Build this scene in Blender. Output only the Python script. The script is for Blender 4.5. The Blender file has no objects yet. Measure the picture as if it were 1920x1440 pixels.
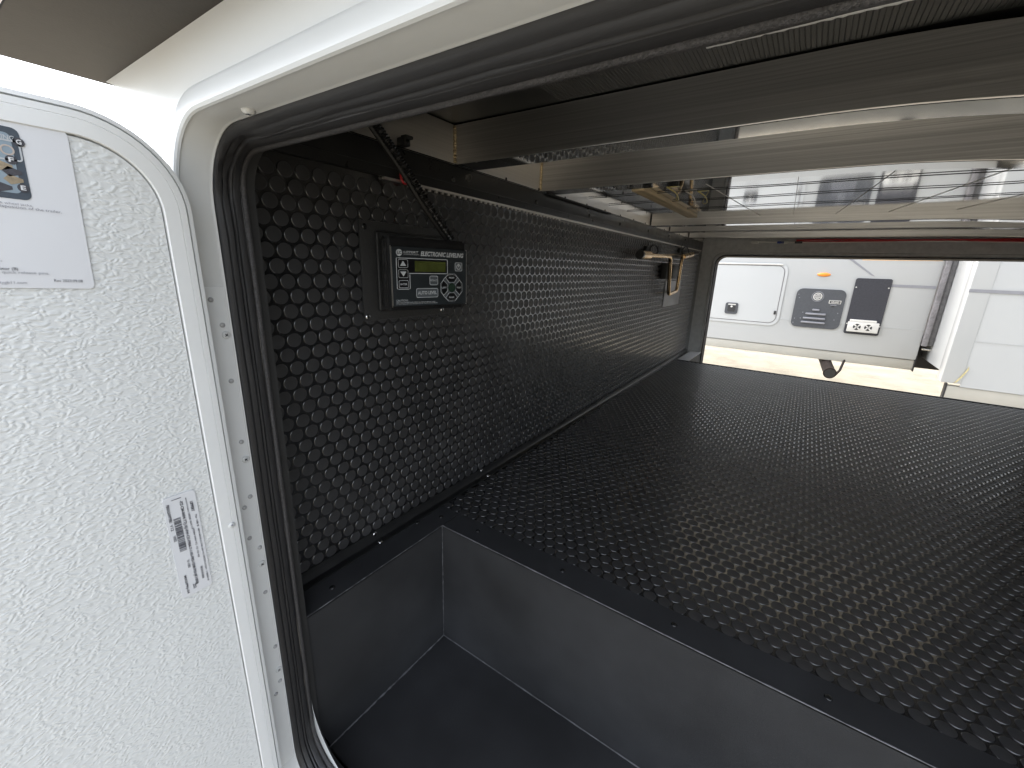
import bpy, bmesh, math, random
import numpy as np
from mathutils import Vector, Matrix, noise
random.seed(7)
S = bpy.context.scene
COL = S.collection

# ---------------------------------------------------------------- camera, sky, sun, exposure
CAM = Vector((0.5291, -0.3133, 0.4551)); EUL = tuple(math.radians(a) for a in (74.3314, -1.845, 34.5477)); FPX = 787.93
cd = bpy.data.cameras.new('camera'); cam = bpy.data.objects.new('camera', cd); COL.objects.link(cam)
cam.location = CAM; cam.rotation_euler = EUL
cd.sensor_width = 36; cd.lens = 36*FPX/1920; cd.clip_start = .01; cd.clip_end = 2000
S.camera = cam
W = bpy.data.worlds.new('World'); S.world = W; W.use_nodes = True
nt = W.node_tree; bg = nt.nodes['Background']
sky = nt.nodes.new('ShaderNodeTexSky'); sky.sky_type = 'NISHITA'; sky.sun_disc = False
SUN_EL, SUN_AZ = math.radians(62), math.radians(-78)     # azimuth from +Y towards +X
sky.sun_elevation = SUN_EL; sky.sun_rotation = SUN_AZ; sky.air_density = 1.0; sky.dust_density = 2.5; sky.ozone_density = .6
hs = nt.nodes.new('ShaderNodeHueSaturation'); hs.inputs['Saturation'].default_value = .38
nt.links.new(sky.outputs[0], hs.inputs['Color']); nt.links.new(hs.outputs[0], bg.inputs['Color'])
bg.inputs['Strength'].default_value = .15
sl = bpy.data.lights.new('sun', 'SUN'); sl.energy = 1.0; sl.angle = math.radians(14); sl.color = (1, .96, .9)
so = bpy.data.objects.new('sun', sl); COL.objects.link(so)
sd = Vector((math.sin(SUN_AZ)*math.cos(SUN_EL), math.cos(SUN_AZ)*math.cos(SUN_EL), math.sin(SUN_EL)))
so.rotation_euler = (-sd).to_track_quat('-Z', 'Y').to_euler(); so.location = sd*20
S.view_settings.view_transform = 'Standard'; S.view_settings.look = 'None'
S.view_settings.exposure = 2.6; S.view_settings.gamma = 1
S.render.engine = 'CYCLES'
S.cycles.max_bounces = 14; S.cycles.diffuse_bounces = 8; S.cycles.glossy_bounces = 8

# ---------------------------------------------------------------- helpers
from mathutils import Euler
RC = Euler(EUL, 'XYZ').to_matrix()
def px(p, axis, val):
    """point of the plane axis=val seen at photo pixel p (1920x1440)"""
    d = RC @ Vector(((p[0]-960)/FPX, -(p[1]-720)/FPX, -1))
    return CAM + d*((val-CAM[axis])/d[axis])
def to_px(P):
    q = RC.transposed() @ (Vector(P)-CAM)
    if q.z > -.01: return None
    return 960+FPX*q.x/-q.z, 720-FPX*q.y/-q.z

def link(o, parent=None):
    COL.objects.link(o)
    if parent is not None: o.parent = parent
    return o
def tag(o, label=None, cat=None, group=None, kind=None):
    if label: o['label'] = label
    if cat: o['category'] = cat
    if group: o['group'] = group
    if kind: o['kind'] = kind
    return o
def thing(name, label, cat, group=None, loc=(0, 0, 0)):
    o = bpy.data.objects.new(name, None); COL.objects.link(o); o.location = loc; o.empty_display_size = .02
    return tag(o, label, cat, group)
def obj(name, verts, faces, mat, parent=None, smooth=False, sharp=35):
    me = bpy.data.meshes.new(name); me.from_pydata([tuple(v) for v in verts], [], [tuple(f) for f in faces]); me.update()
    return obj_me(name, me, mat, parent, smooth, sharp)
def obj_me(name, me, mat, parent=None, smooth=False, sharp=35):
    if mat is not None and not me.materials: me.materials.append(mat)
    if smooth:
        me.polygons.foreach_set('use_smooth', [True]*len(me.polygons))
        me.set_sharp_from_angle(angle=math.radians(sharp))
    o = bpy.data.objects.new(name, me); link(o, parent)
    if parent is not None and parent.type == 'EMPTY':
        o.matrix_parent_inverse = Matrix.Translation(parent.location).inverted()
    return o
def bm_obj(name, bm, mat, parent=None, smooth=False, sharp=35):
    bmesh.ops.recalc_face_normals(bm, faces=bm.faces[:])
    me = bpy.data.meshes.new(name); bm.to_mesh(me); bm.free()
    return obj_me(name, me, mat, parent, smooth, sharp)
def bx(bm, lo, hi, bev=0, seg=2):
    r = bmesh.ops.create_cube(bm, size=1)
    vs = r['verts']
    for v in vs:
        v.co = Vector((lo[i]+(v.co[i]+.5)*(hi[i]-lo[i]) for i in range(3)))
    if bev:
        es = list({e for v in vs for e in v.link_edges})
        bmesh.ops.bevel(bm, geom=es, offset=bev, segments=seg, profile=.6, affect='EDGES')
def box(name, lo, hi, mat, parent=None, bev=0, seg=2):
    bm = bmesh.new(); bx(bm, lo, hi, bev, seg)
    return bm_obj(name, bm, mat, parent, smooth=bev > 0, sharp=20)
def tube_geo(pts, rad, n=10, caps=True):
    pts = [Vector(p) for p in pts]; m = len(pts)
    rads = rad if isinstance(rad, (list, tuple)) else [rad]*m
    t0 = (pts[1]-pts[0]).normalized(); a = t0.orthogonal().normalized()
    V, F = [], []
    for i, p in enumerate(pts):
        t = (pts[min(i+1, m-1)]-pts[max(i-1, 0)]).normalized()
        a = (a-t*a.dot(t)).normalized(); b = t.cross(a)
        for k in range(n):
            th = 2*math.pi*k/n
            V.append(p+(a*math.cos(th)+b*math.sin(th))*rads[i])
    for i in range(m-1):
        for k in range(n):
            k2 = (k+1) % n
            F.append((i*n+k, i*n+k2, (i+1)*n+k2, (i+1)*n+k))
    if caps: F.append(tuple(range(n))[::-1]); F.append(tuple((m-1)*n+k for k in range(n)))
    return V, F
def tube(name, pts, rad, mat, parent=None, n=10):
    V, F = tube_geo(pts, rad, n)
    return obj(name, V, F, mat, parent, smooth=True, sharp=60)
def spline(ctrl, n=40):
    c = [Vector(p) for p in ctrl]; c = [c[0]*2-c[1]]+c+[c[-1]*2-c[-2]]
    out = []
    segs = len(c)-3
    for s in range(segs):
        p0, p1, p2, p3 = c[s:s+4]
        k = max(2, n//segs)
        for i in range(k+(s == segs-1)):
            t = i/k
            out.append(.5*((2*p1)+(p2-p0)*t+(2*p0-5*p1+4*p2-p3)*t*t+(3*p1-p0-3*p2+p3)*t**3))
    return out

def rrect(x0, x1, z0, z1, r, nc=14, ns=40, nl=24):
    """rounded rectangle loop with constant vertex count; starts bottom-left, goes up the left side"""
    if not isinstance(r, (tuple, list)): r = (r,)*4          # bl, tl, tr, br
    cs = [((x0+r[0], z0+r[0]), 270, 180, r[0]), ((x0+r[1], z1-r[1]), 180, 90, r[1]), ((x1-r[2], z1-r[2]), 90, 0, r[2]), ((x1-r[3], z0+r[3]), 0, -90, r[3])]
    P = []
    for i, (c, a0, a1, rr) in enumerate(cs):
        arc = [(c[0]+rr*math.cos(math.radians(a0+(a1-a0)*k/nc)), c[1]+rr*math.sin(math.radians(a0+(a1-a0)*k/nc))) for k in range(nc+1)]
        P += arc
        c2, b0, _, r2 = cs[(i+1) % 4]
        e = (c2[0]+r2*math.cos(math.radians(b0)), c2[1]+r2*math.sin(math.radians(b0)))
        m = nl if i % 2 == 0 else ns
        for k in range(1, m): P.append((arc[-1][0]+(e[0]-arc[-1][0])*k/m, arc[-1][1]+(e[1]-arc[-1][1])*k/m))
    return P
def sweep(name, rows, mat, parent=None, plane='XZ', fn=None, smooth=True, sharp=40, caploop=None):
    """rows: (x0,x1,z0,z1,r,depth). plane XZ -> depth is y; plane YZ -> first axis is y, depth is x"""
    V, F, UV = [], [], []
    n = None
    for j, (x0, x1, z0, z1, r, d) in enumerate(rows):
        L = rrect(x0, x1, z0, z1, r); n = len(L)
        for i, (a, b) in enumerate(L):
            v = Vector((a, d, b)) if plane == 'XZ' else Vector((d, a, b))
            if fn: v = fn(v, i/n, j/(len(rows)-1))
            V.append(v)
    for j in range(len(rows)-1):
        for i in range(n):
            i2 = (i+1) % n
            F.append((j*n+i, j*n+i2, (j+1)*n+i2, (j+1)*n+i))
            u0, u1 = i/n, (i+1)/n; a, b = j/(len(rows)-1), (j+1)/(len(rows)-1)
            UV += [(u0, a), (u1, a), (u1, b), (u0, b)]
    if caploop is not None: F.append(tuple(caploop*n+i for i in range(n))); UV += [(0, 0)]*n
    me = bpy.data.meshes.new(name); me.from_pydata([tuple(v) for v in V], [], F); me.update()
    uv = me.uv_layers.new(name='UVMap')
    for k, l in enumerate(uv.data): l.uv = UV[k]
    bm = bmesh.new(); bm.from_mesh(me); bmesh.ops.recalc_face_normals(bm, faces=bm.faces[:]); bm.to_mesh(me); bm.free()
    return obj_me(name, me, mat, parent, smooth, sharp)

class Plane:
    def __init__(s, o, ex, ey):
        s.o = Vector(o); s.ex = Vector(ex).normalized(); s.ey = Vector(ey).normalized(); s.n = s.ex.cross(s.ey).normalized()
    def p(s, a, b, h=0): return s.o+s.ex*a+s.ey*b+s.n*h
    def M(s): return Matrix(((s.ex.x, s.ey.x, s.n.x, s.o.x), (s.ex.y, s.ey.y, s.n.y, s.o.y), (s.ex.z, s.ey.z, s.n.z, s.o.z), (0, 0, 0, 1)))
def poly2(a0, a1, b0, b1, r, n=5):
    P = []
    for cx, cy, s in ((a1-r, b1-r, 0), (a0+r, b1-r, 90), (a0+r, b0+r, 180), (a1-r, b0+r, 270)):
        for k in range(n+1):
            t = math.radians(s+90*k/n); P.append((cx+r*math.cos(t), cy+r*math.sin(t)))
    return P
def flat(name, pl, pts, h, mat, parent=None, th=.0002):
    """thin solid with outline pts on plane pl, top at h"""
    n = len(pts)
    V = [pl.p(a, b, h) for a, b in pts]+[pl.p(a, b, h-th) for a, b in pts]
    F = [tuple(range(n))]+[(i, i+n, (i+1) % n+n, (i+1) % n) for i in range(n)]
    return obj(name, V, F, mat, parent)
def ring(name, pl, outer, inner, h, mat, parent=None):
    n = len(outer)
    V = [pl.p(a, b, h) for a, b in outer]+[pl.p(a, b, h) for a, b in inner]+[pl.p(a, b, h-.0002) for a, b in outer]
    F = [(i, (i+1) % n, (i+1) % n+n, i+n) for i in range(n)]+[(i, i+2*n, (i+1) % n+2*n, (i+1) % n) for i in range(n)]
    return obj(name, V, F, mat, parent)
def outline(name, pl, a0, a1, b0, b1, r, w, h, mat, parent=None):
    return ring(name, pl, poly2(a0, a1, b0, b1, r), poly2(a0+w, a1-w, b0+w, b1-w, max(r-w, .0002)), h, mat, parent)
def text(name, pl, body, a, b, width, height, mat, parent=None, h=.0004, shear=0, bold=0, align='LEFT', depth=0, rot=0):
    c = bpy.data.curves.new(name, 'FONT'); c.body = body; c.shear = shear; c.offset = bold; c.resolution_u = 3; c.extrude = depth
    t = bpy.data.objects.new(name, c); COL.objects.link(t)
    dg = bpy.context.evaluated_depsgraph_get(); dg.update()
    me = bpy.data.meshes.new_from_object(t.evaluated_get(dg)); me.name = name
    bpy.data.objects.remove(t); bpy.data.curves.remove(c)
    xs = [v.co.x for v in me.vertices]; ys = [v.co.y for v in me.vertices]
    if not xs: return None
    sx = width/(max(xs)-min(xs)); sy = height/(max(ys)-min(ys))
    ox = {'LEFT': min(xs), 'CENTER': (max(xs)+min(xs))/2, 'RIGHT': max(xs)}[align]; oy = min(ys)
    for v in me.vertices:
        v.co = pl.p(a+(v.co.x-ox)*sx, b+(v.co.y-oy)*sy, h)
    me.materials.clear()
    return obj_me(name, me, mat, parent)

# ---------------------------------------------------------------- materials
def mat(name, col, rough=.5, metal=0, spec=.5, noise_amt=0, noise_scale=20, bump=0, bump_scale=300, bump_dist=.0005, detail=3, coord='Object', stretch=None, rough_var=0, coat=0):
    m = bpy.data.materials.new(name); m.use_nodes = True
    t = m.node_tree; b = t.nodes['Principled BSDF']
    b.inputs['Base Color'].default_value = (*col, 1); b.inputs['Roughness'].default_value = rough
    b.inputs['Metallic'].default_value = metal; b.inputs['Specular IOR Level'].default_value = spec
    if coat: b.inputs['Coat Weight'].default_value = coat; b.inputs['Coat Roughness'].default_value = .2; b.inputs['Coat IOR'].default_value = 1.6
    tc = t.nodes.new('ShaderNodeTexCoord'); src = tc.outputs[coord]
    if stretch:
        mp = t.nodes.new('ShaderNodeMapping'); mp.inputs['Scale'].default_value = stretch; t.links.new(src, mp.inputs['Vector']); src = mp.outputs[0]
    def nz(sc, det=detail):
        n = t.nodes.new('ShaderNodeTexNoise'); n.inputs['Scale'].default_value = sc; n.inputs['Detail'].default_value = det; n.inputs['Roughness'].default_value = .6
        t.links.new(src, n.inputs['Vector']); return n
    if noise_amt:
        n = nz(noise_scale); r = t.nodes.new('ShaderNodeValToRGB')
        r.color_ramp.elements[0].position = .3; r.color_ramp.elements[1].position = .7
        r.color_ramp.elements[0].color = (*[c*(1-noise_amt) for c in col], 1); r.color_ramp.elements[1].color = (*[min(1, c*(1+noise_amt)) for c in col], 1)
        t.links.new(n.outputs['Fac'], r.inputs['Fac']); t.links.new(r.outputs[0], b.inputs['Base Color'])
    if rough_var:
        n = nz(noise_scale*1.7 if noise_scale else 30); mr = t.nodes.new('ShaderNodeMapRange')
        mr.inputs['From Min'].default_value = .3; mr.inputs['From Max'].default_value = .7
        mr.inputs['To Min'].default_value = max(.02, rough-rough_var); mr.inputs['To Max'].default_value = min(1, rough+rough_var)
        t.links.new(n.outputs['Fac'], mr.inputs['Value']); t.links.new(mr.outputs[0], b.inputs['Roughness'])
    if bump:
        n = nz(bump_scale); bp = t.nodes.new('ShaderNodeBump'); bp.inputs['Strength'].default_value = bump; bp.inputs['Distance'].default_value = bump_dist
        t.links.new(n.outputs['Fac'], bp.inputs['Height']); t.links.new(bp.outputs[0], b.inputs['Normal'])
    m['nz'] = 1
    return m
M = {}
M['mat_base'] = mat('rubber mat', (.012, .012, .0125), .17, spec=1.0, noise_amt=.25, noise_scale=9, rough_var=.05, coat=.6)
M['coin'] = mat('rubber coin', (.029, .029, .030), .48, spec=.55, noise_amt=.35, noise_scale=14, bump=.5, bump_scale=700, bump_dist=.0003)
M['abs'] = mat('black haircell plastic', (.025, .0255, .027), .65, spec=.3, noise_amt=.3, noise_scale=6, bump=.5, bump_scale=1100, rough_var=.06)
M['seam'] = mat('seam sealant and edge highlight', (.11, .11, .115), .5, noise_amt=.5, noise_scale=60)
M['angle'] = mat('black angle', (.014, .014, .014), .33, spec=.5, noise_amt=.2, bump=.1, bump_scale=400, rough_var=.06)
M['screw_black'] = mat('black screw', (.012, .012, .012), .25)
M['screw_steel'] = mat('steel screw', (.6, .6, .6), .25, metal=1, noise_amt=.1)
M['rivet'] = mat('grey rivet', (.38, .38, .38), .3, noise_amt=.1, noise_scale=50)
M['white'] = mat('white painted frame', (.58, .59, .585), .33, noise_amt=.02, noise_scale=5, bump=.04, bump_scale=90, bump_dist=.001, rough_var=.05)
M['white2'] = mat('white trim', (.69, .70, .695), .36, noise_amt=.025, noise_scale=6, rough_var=.06)
M['sidewall'] = mat('white sidewall', (.68, .69, .685), .28, noise_amt=.02, noise_scale=3, bump=.03, bump_scale=60, bump_dist=.001)
M['paper'] = mat('label paper', (.62, .63, .65), .45, noise_amt=.02, noise_scale=12)
M['ink'] = mat('dark ink', (.05, .05, .06), .6, noise_amt=.2, noise_scale=300)
M['ink_grey'] = mat('grey ink', (.22, .22, .25), .6, noise_amt=.2, noise_scale=300)
M['seal'] = mat('rubber seal', (.022, .0215, .0225), .48, spec=.45, coord='UV', stretch=(10, 90, 1), noise_amt=.35, noise_scale=3, bump=.25, bump_scale=5, bump_dist=.0015, rough_var=.08)
M['fuzz'] = mat('seal flocking', (.045, .043, .044), .55, noise_amt=.6, noise_scale=700, bump=1, bump_scale=900, bump_dist=.001)
M['brown'] = mat('brown underside', (.038, .033, .028), .75, noise_amt=.06, noise_scale=90, bump=.3, bump_scale=400)
M['alu'] = mat('brushed aluminium', (.47, .465, .46), .40, metal=1, noise_amt=.22, noise_scale=4, stretch=(.4, 120, 120), bump=.12, bump_scale=6, bump_dist=.00015, rough_var=.03)
M['alu_pol'] = mat('polished aluminium', (.66, .655, .64), .05, metal=1, noise_amt=.04, noise_scale=4)
M['alu_rail'] = mat('mill aluminium', (.66, .63, .59), .38, metal=1, noise_amt=.08, noise_scale=4, stretch=(260, .4, 260), bump=.1, bump_scale=6, bump_dist=.00015, rough_var=.04)
M['weld'] = mat('weld bead', (.42, .34, .22), .32, metal=1, noise_amt=.5, noise_scale=250, bump=1, bump_scale=350, bump_dist=.001)
M['foil'] = mat('mirror foil', (.82, .82, .81), .07, metal=1, noise_amt=.03, noise_scale=5, bump=.10, bump_scale=5, bump_dist=.003, detail=1)
M['coro'] = mat('black fluted plastic', (.016, .017, .016), .4, noise_amt=.2)
M['string'] = mat('black cord', (.01, .01, .01), .6)
M['wood'] = mat('pale wood', (.55, .44, .28), .6, noise_amt=.3, noise_scale=3, stretch=(40, 2, 40), bump=.2, bump_scale=8)
M['plastic'] = mat('gloss black plastic', (.012, .012, .0125), .27, noise_amt=.1, bump=.05, bump_scale=200)
M['plastic_grain'] = mat('grained black plastic', (.016, .016, .016), .32, noise_amt=.4, noise_scale=500, bump=1, bump_scale=750, bump_dist=.0012)
M['face'] = mat('overlay', (.020, .024, .027), .3, noise_amt=.1, noise_scale=30)
M['face_grey'] = mat('overlay grey', (.075, .085, .095), .3, noise_amt=.08, noise_scale=30)
M['face_black'] = mat('overlay black', (.006, .006, .007), .28)
M['print'] = mat('silver print', (.42, .44, .46), .4)
M['lcd'] = mat('lcd', (.055, .066, .018), .18, noise_amt=.3, noise_scale=30)
M['green'] = mat('bubble level', (.02, .035, .025), .12)
M['zinc'] = mat('yellow zinc', (.72, .52, .30), .25, metal=1, noise_amt=.1, noise_scale=6, rough_var=.04)
M['red'] = mat('red insulation', (.45, .015, .02), .35, noise_amt=.1)
M['blue'] = mat('blue connector', (.03, .06, .3), .4, noise_amt=.1)
M['yellow'] = mat('yellow wire', (.6, .5, .15), .4, noise_amt=.1)
M['far_grey'] = mat('grey inner frame', (.50, .495, .485), .55, noise_amt=.12, noise_scale=40, bump=.2, bump_scale=500)
M['far_seal'] = mat('brown-black seal', (.035, .028, .027), .5, noise_amt=.2)
M['rv'] = mat('rv gelcoat', (.47, .475, .47), .22, noise_amt=.015, noise_scale=2, bump=.02, bump_scale=20, bump_dist=.002)
M['rv_skirt'] = mat('rv skirt', (.42, .40, .35), .4, noise_amt=.05, noise_scale=5)
M['rv_grey'] = mat('rv grey plate', (.065, .068, .075), .5, noise_amt=.1, noise_scale=60)
M['rv_dark'] = mat('rv dark', (.025, .024, .025), .5, noise_amt=.2)
M['rv_stripe'] = mat('rv stripe', (.25, .25, .27), .35, noise_amt=.05)
M['rv_light_grey'] = mat('rv vent', (.62, .60, .56), .4, noise_amt=.06, noise_scale=30)
M['rv_seal'] = mat('slide seal', (.22, .21, .215), .55, noise_amt=.25, noise_scale=30, bump=.3, bump_scale=90)
M['rv_seal_d'] = mat('slide seal dark', (.13, .127, .128), .6, noise_amt=.25, noise_scale=30)
M['amber'] = mat('amber lens', (.85, .28, .04), .2, noise_amt=.1)
M['pipe'] = mat('black drain pipe', (.028, .021, .018), .65, spec=.2, noise_amt=.3, noise_scale=20)
M['straw'] = mat('torn tape', (.55, .47, .25), .7, noise_amt=.3, noise_scale=60)
M['dirt'] = mat('pale dirt', (.21, .186, .142), .95, spec=.2, noise_amt=.22, noise_scale=3.2, bump=.7, bump_scale=35, bump_dist=.02, detail=8)
M['shell'] = mat('dark wall', (.02, .02, .02), .6, noise_amt=.2)
# door skin: moulded pebble grain
m = mat('pebbled white panel', (.62, .635, .63), .34, noise_amt=.02, noise_scale=8); t = m.node_tree; b = t.nodes['Principled BSDF']
tc = t.nodes.new('ShaderNodeTexCoord')
mp = t.nodes.new('ShaderNodeMapping'); mp.inputs['Scale'].default_value = (1, .75, 1.25); mp.inputs['Rotation'].default_value = (.12, 0, 0)
wn = t.nodes.new('ShaderNodeTexNoise'); wn.inputs['Scale'].default_value = 130; wn.inputs['Detail'].default_value = 1
mx = t.nodes.new('ShaderNodeMix'); mx.data_type = 'VECTOR'; mx.inputs['Factor'].default_value = .008
v = t.nodes.new('ShaderNodeTexVoronoi'); v.feature = 'SMOOTH_F1'; v.inputs['Scale'].default_value = 320; v.inputs['Smoothness'].default_value = .5
mr = t.nodes.new('ShaderNodeMapRange'); mr.inputs['From Min'].default_value = .0; mr.inputs['From Max'].default_value = .75; mr.inputs['To Min'].default_value = 1; mr.inputs['To Max'].default_value = 0; mr.interpolation_type = 'SMOOTHSTEP'
bp = t.nodes.new('ShaderNodeBump'); bp.inputs['Strength'].default_value = .5; bp.inputs['Distance'].default_value = .0009
L = t.links.new
L(tc.outputs['Object'], mp.inputs['Vector']); L(mp.outputs[0], wn.inputs['Vector']); L(mp.outputs[0], mx.inputs['A']); L(wn.outputs['Color'], mx.inputs['B'])
L(mx.outputs['Result'], v.inputs['Vector']); L(v.outputs['Distance'], mr.inputs['Value'])
L(mr.outputs[0], bp.inputs['Height']); L(bp.outputs[0], b.inputs['Normal'])
M['pebble'] = m

# ---------------------------------------------------------------- setting: ground and compartment shell
GZ = -.80
g = obj('ground', [(-300, -300, GZ), (300, -300, GZ), (300, 300, GZ), (-300, 300, GZ)], [(0, 1, 2, 3)], M['dirt'])
tag(g, 'pale cream dirt ground between the two trailers', 'ground', kind='structure')
XR, YF, ZC = 1.55, 2.35, .677            # right wall, far wall, ceiling
YN = -.089                               # inner side of the near opening

wall = box('wall_left', (-.035, YN, -.36), (0, YF+.05, .6163), M['mat_base'])
tag(wall, 'black rubber wall with rows of raised round coins behind the control panel', 'wall', kind='structure')
box_r = box('wall_right', (XR, YN, -.36), (XR+.03, YF+.05, .70), M['mat_base']); tag(box_r, 'black rubber side wall facing the coin wall', 'wall', kind='structure')
floor = box('floor', (0, .196, -.02), (XR, 2.005, 0), M['mat_base'])
tag(floor, 'black rubber compartment floor with raised round coins', 'floor', kind='structure')
slab = box('floor_base', (-.035, YN, -.36), (XR+.03, YF+.08, -.30), M['shell']); tag(slab, 'dark underside pan below the compartment floor', 'floor', kind='structure')
ceil = box('ceiling', (-.04, YN, .690), (XR+.03, YF+.05, .72), M['shell']); tag(ceil, 'dark deck above the ceiling beams', 'ceiling', kind='structure')
def nw(y, big): return (-.045, XR+.03, -.36, .70, .004, y) if big else (.0665, 1.458, -.221, .5535, .045, y)
hd = sweep('wall_near', [nw(-.0983, 0), nw(-.0983, 1), nw(-.0895, 1), nw(-.0895, 0), nw(-.0983, 0)], M['shell'], sharp=30); tag(hd, 'dark inner wall around the near opening behind its seal', 'wall', kind='structure')

# coins of the mats -----------------------------------------------
def coin_geo(n=14):
    prof = [(.0095, 0), (.0094, .0006), (.0089, .0010), (.0082, .00091)]
    V = [(r*math.cos(2*math.pi*k/n), r*math.sin(2*math.pi*k/n), z) for r, z in prof for k in range(n)]+[(0, 0, .00088)]
    F = []
    for j in range(3):
        for k in range(n):
            k2 = (k+1) % n; F.append((j*n+k, j*n+k2, (j+1)*n+k2, (j+1)*n+k))
    F += [(3*n+k, 3*n+(k+1) % n, 4*n) for k in range(n)]
    return V, F
def coin_field(parent, centres, basis, label):
    """centres: list of Vector; basis: 3x3 matrix taking coin space to the surface"""
    vis = []
    for c in centres:
        q = to_px(c); d = (c-CAM).length
        inside = q is not None and 455 < q[0] < 1920 and 0 < q[1] < 1440
        vis.append(d if inside else 99+d)
    order = sorted(range(len(centres)), key=lambda i: vis[i])
    V, F = coin_geo(24)
    me = bpy.data.meshes.new('coin'); me.from_pydata([tuple(basis @ Vector(v)) for v in V], [], F); me.update()
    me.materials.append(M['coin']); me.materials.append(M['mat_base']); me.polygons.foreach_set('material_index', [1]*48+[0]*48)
    me.polygons.foreach_set('use_smooth', [True]*len(me.polygons)); me.set_sharp_from_angle(angle=math.radians(50))
    for i in order[:300]:
        o = bpy.data.objects.new('coin', me); link(o, parent); o.location = centres[i]
    V, F = coin_geo(14)
    va = np.array([tuple(basis @ Vector(v)) for v in V]); nv = len(va)
    cs = np.array([tuple(centres[i]) for i in order[300:]])
    allv = (cs[:, None, :]+va[None]).reshape(-1, 3)
    loops, starts, tot = [], [], []
    base_l = np.concatenate([np.array(f) for f in F]); base_n = np.array([len(f) for f in F])
    nl = len(base_l); k = len(cs)
    loops = (base_l[None]+(np.arange(k)*nv)[:, None]).ravel()
    tot = np.tile(base_n, k); starts = np.concatenate([[0], np.cumsum(tot)[:-1]])
    me = bpy.data.meshes.new('coin_field'); me.vertices.add(len(allv)); me.vertices.foreach_set('co', allv.ravel())
    me.loops.add(len(loops)); me.loops.foreach_set('vertex_index', loops.astype(np.int32))
    me.polygons.add(len(tot)); me.polygons.foreach_set('loop_start', starts.astype(np.int32)); me.polygons.foreach_set('loop_total', tot.astype(np.int32))
    me.polygons.foreach_set('use_smooth', np.ones(len(tot), dtype=bool)); me.update(calc_edges=True); me.validate()
    me.set_sharp_from_angle(angle=math.radians(50)); me.materials.append(M['coin']); me.materials.append(M['mat_base'])
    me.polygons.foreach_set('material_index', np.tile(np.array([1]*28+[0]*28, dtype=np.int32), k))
    o = bpy.data.objects.new('coin_field', me); link(o, parent); tag(o, label, kind='stuff')
C = []
k = 0
z = .4463+.01825*6
while z > .008:
    y = -.0201-.0215*3+(0 if k % 2 == 0 else .01075)
    while y < 2.27:
        if y > -.075: C.append(Vector((0, y, z)))
        y += .0215
    z -= .01825; k += 1
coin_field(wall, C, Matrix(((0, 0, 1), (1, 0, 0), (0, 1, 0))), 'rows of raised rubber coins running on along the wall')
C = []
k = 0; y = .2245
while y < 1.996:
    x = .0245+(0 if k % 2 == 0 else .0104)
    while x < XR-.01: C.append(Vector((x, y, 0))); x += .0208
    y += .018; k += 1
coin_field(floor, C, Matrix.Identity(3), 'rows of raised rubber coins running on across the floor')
mj = box('mat_joint', (.0186, 2.0055, -.03), (XR-.001, 2.012, .0035), M['screw_black'], floor)

# ---------------------------------------------------------------- storage wells (near and far) 
XB, YB, HB = .0626, .1678, .2455
def sheet(name, o, e1, e2, nvec, th, mat_, parent):
    o, e1, e2, nv = map(Vector, (o, e1, e2, nvec))
    V = [o, o+e1, o+e1+e2, o+e2]; V += [v-nv*th for v in V]
    bm = bmesh.new(); vs = [bm.verts.new(v) for v in V]
    for f in ((0, 1, 2, 3), (7, 6, 5, 4), (0, 4, 5, 1), (1, 5, 6, 2), (2, 6, 7, 3), (3, 7, 4, 0)): bm.faces.new([vs[i] for i in f])
    bmesh.ops.recalc_face_normals(bm, faces=bm.faces[:])
    bmesh.ops.bevel(bm, geom=bm.edges[:], offset=.0007, segments=2, affect='EDGES')
    return bm_obj(name, bm, mat_, parent, smooth=True)
def screw_head(name, P, n, r, m_, parent, slot=True, dome=.5):
    n = Vector(n).normalized(); a = n.orthogonal().normalized(); b = n.cross(a); P = Vector(P)
    V, F = [], []; N = 14
    prof = [(1, -.1), (1, .12*dome), (.85, .5*dome), (.5, .8*dome)]
    for rr, h in prof:
        for k in range(N):
            t_ = 2*math.pi*k/N; V.append(P+(a*math.cos(t_)+b*math.sin(t_))*rr*r+n*h*r)
    V.append(P+n*r*(.55*dome if slot else .92*dome))
    for j in range(3):
        for k in range(N): F.append((j*N+k, j*N+(k+1) % N, (j+1)*N+(k+1) % N, (j+1)*N+k))
    F += [(3*N+k, 3*N+(k+1) % N, 4*N) for k in range(N)]
    o = obj(name, V, F, m_, parent, smooth=True, sharp=50)
    if slot:
        V = []; F = []
        for e, f in ((a, b), (b, a)):
            i0 = len(V)
            for s1, s2 in ((-1, -1), (1, -1), (1, 1), (-1, 1)): V.append(P+e*s1*r*.45+f*s2*r*.09+n*r*(.83*dome))
            F.append((i0, i0+1, i0+2, i0+3))
        obj('recess', V, F, M['screw_black'], o)
    return o
well = thing('storage_well', 'black plastic sunken storage well below the coin floor beside the open door', 'storage bin', loc=(XB, YB, -HB))
x1 = 1.36; y0 = -.078
SWP = [(YB, -HB), (YB, 0), (-.0885, 0), (-.0885, -.20), (y0+.003, -HB)]
nS = len(SWP)
obj('side_wall', [(XB, a, b) for a, b in SWP]+[(XB-.004, a, b) for a, b in SWP], [tuple(range(nS)), tuple(range(2*nS-1, nS-1, -1))]+[(i, i+nS, (i+1) % nS+nS, (i+1) % nS) for i in range(nS)], M['abs'], well)
sheet('back_wall', (XB-.001, YB, -HB), (x1-XB, 0, 0), (0, 0, HB), (0, -1, 0), .004, M['abs'], well)
sheet('bottom_panel', (XB-.001, y0, -HB), (x1-XB, 0, 0), (0, YB-y0+.001, 0), (0, 0, 1), .004, M['abs'], well)
sheet('flange', (.001, -.0885, .0012), (XB-.001, 0, 0), (0, .2167+.0885, 0), (0, 0, 1), .004, M['abs'], well)
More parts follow.
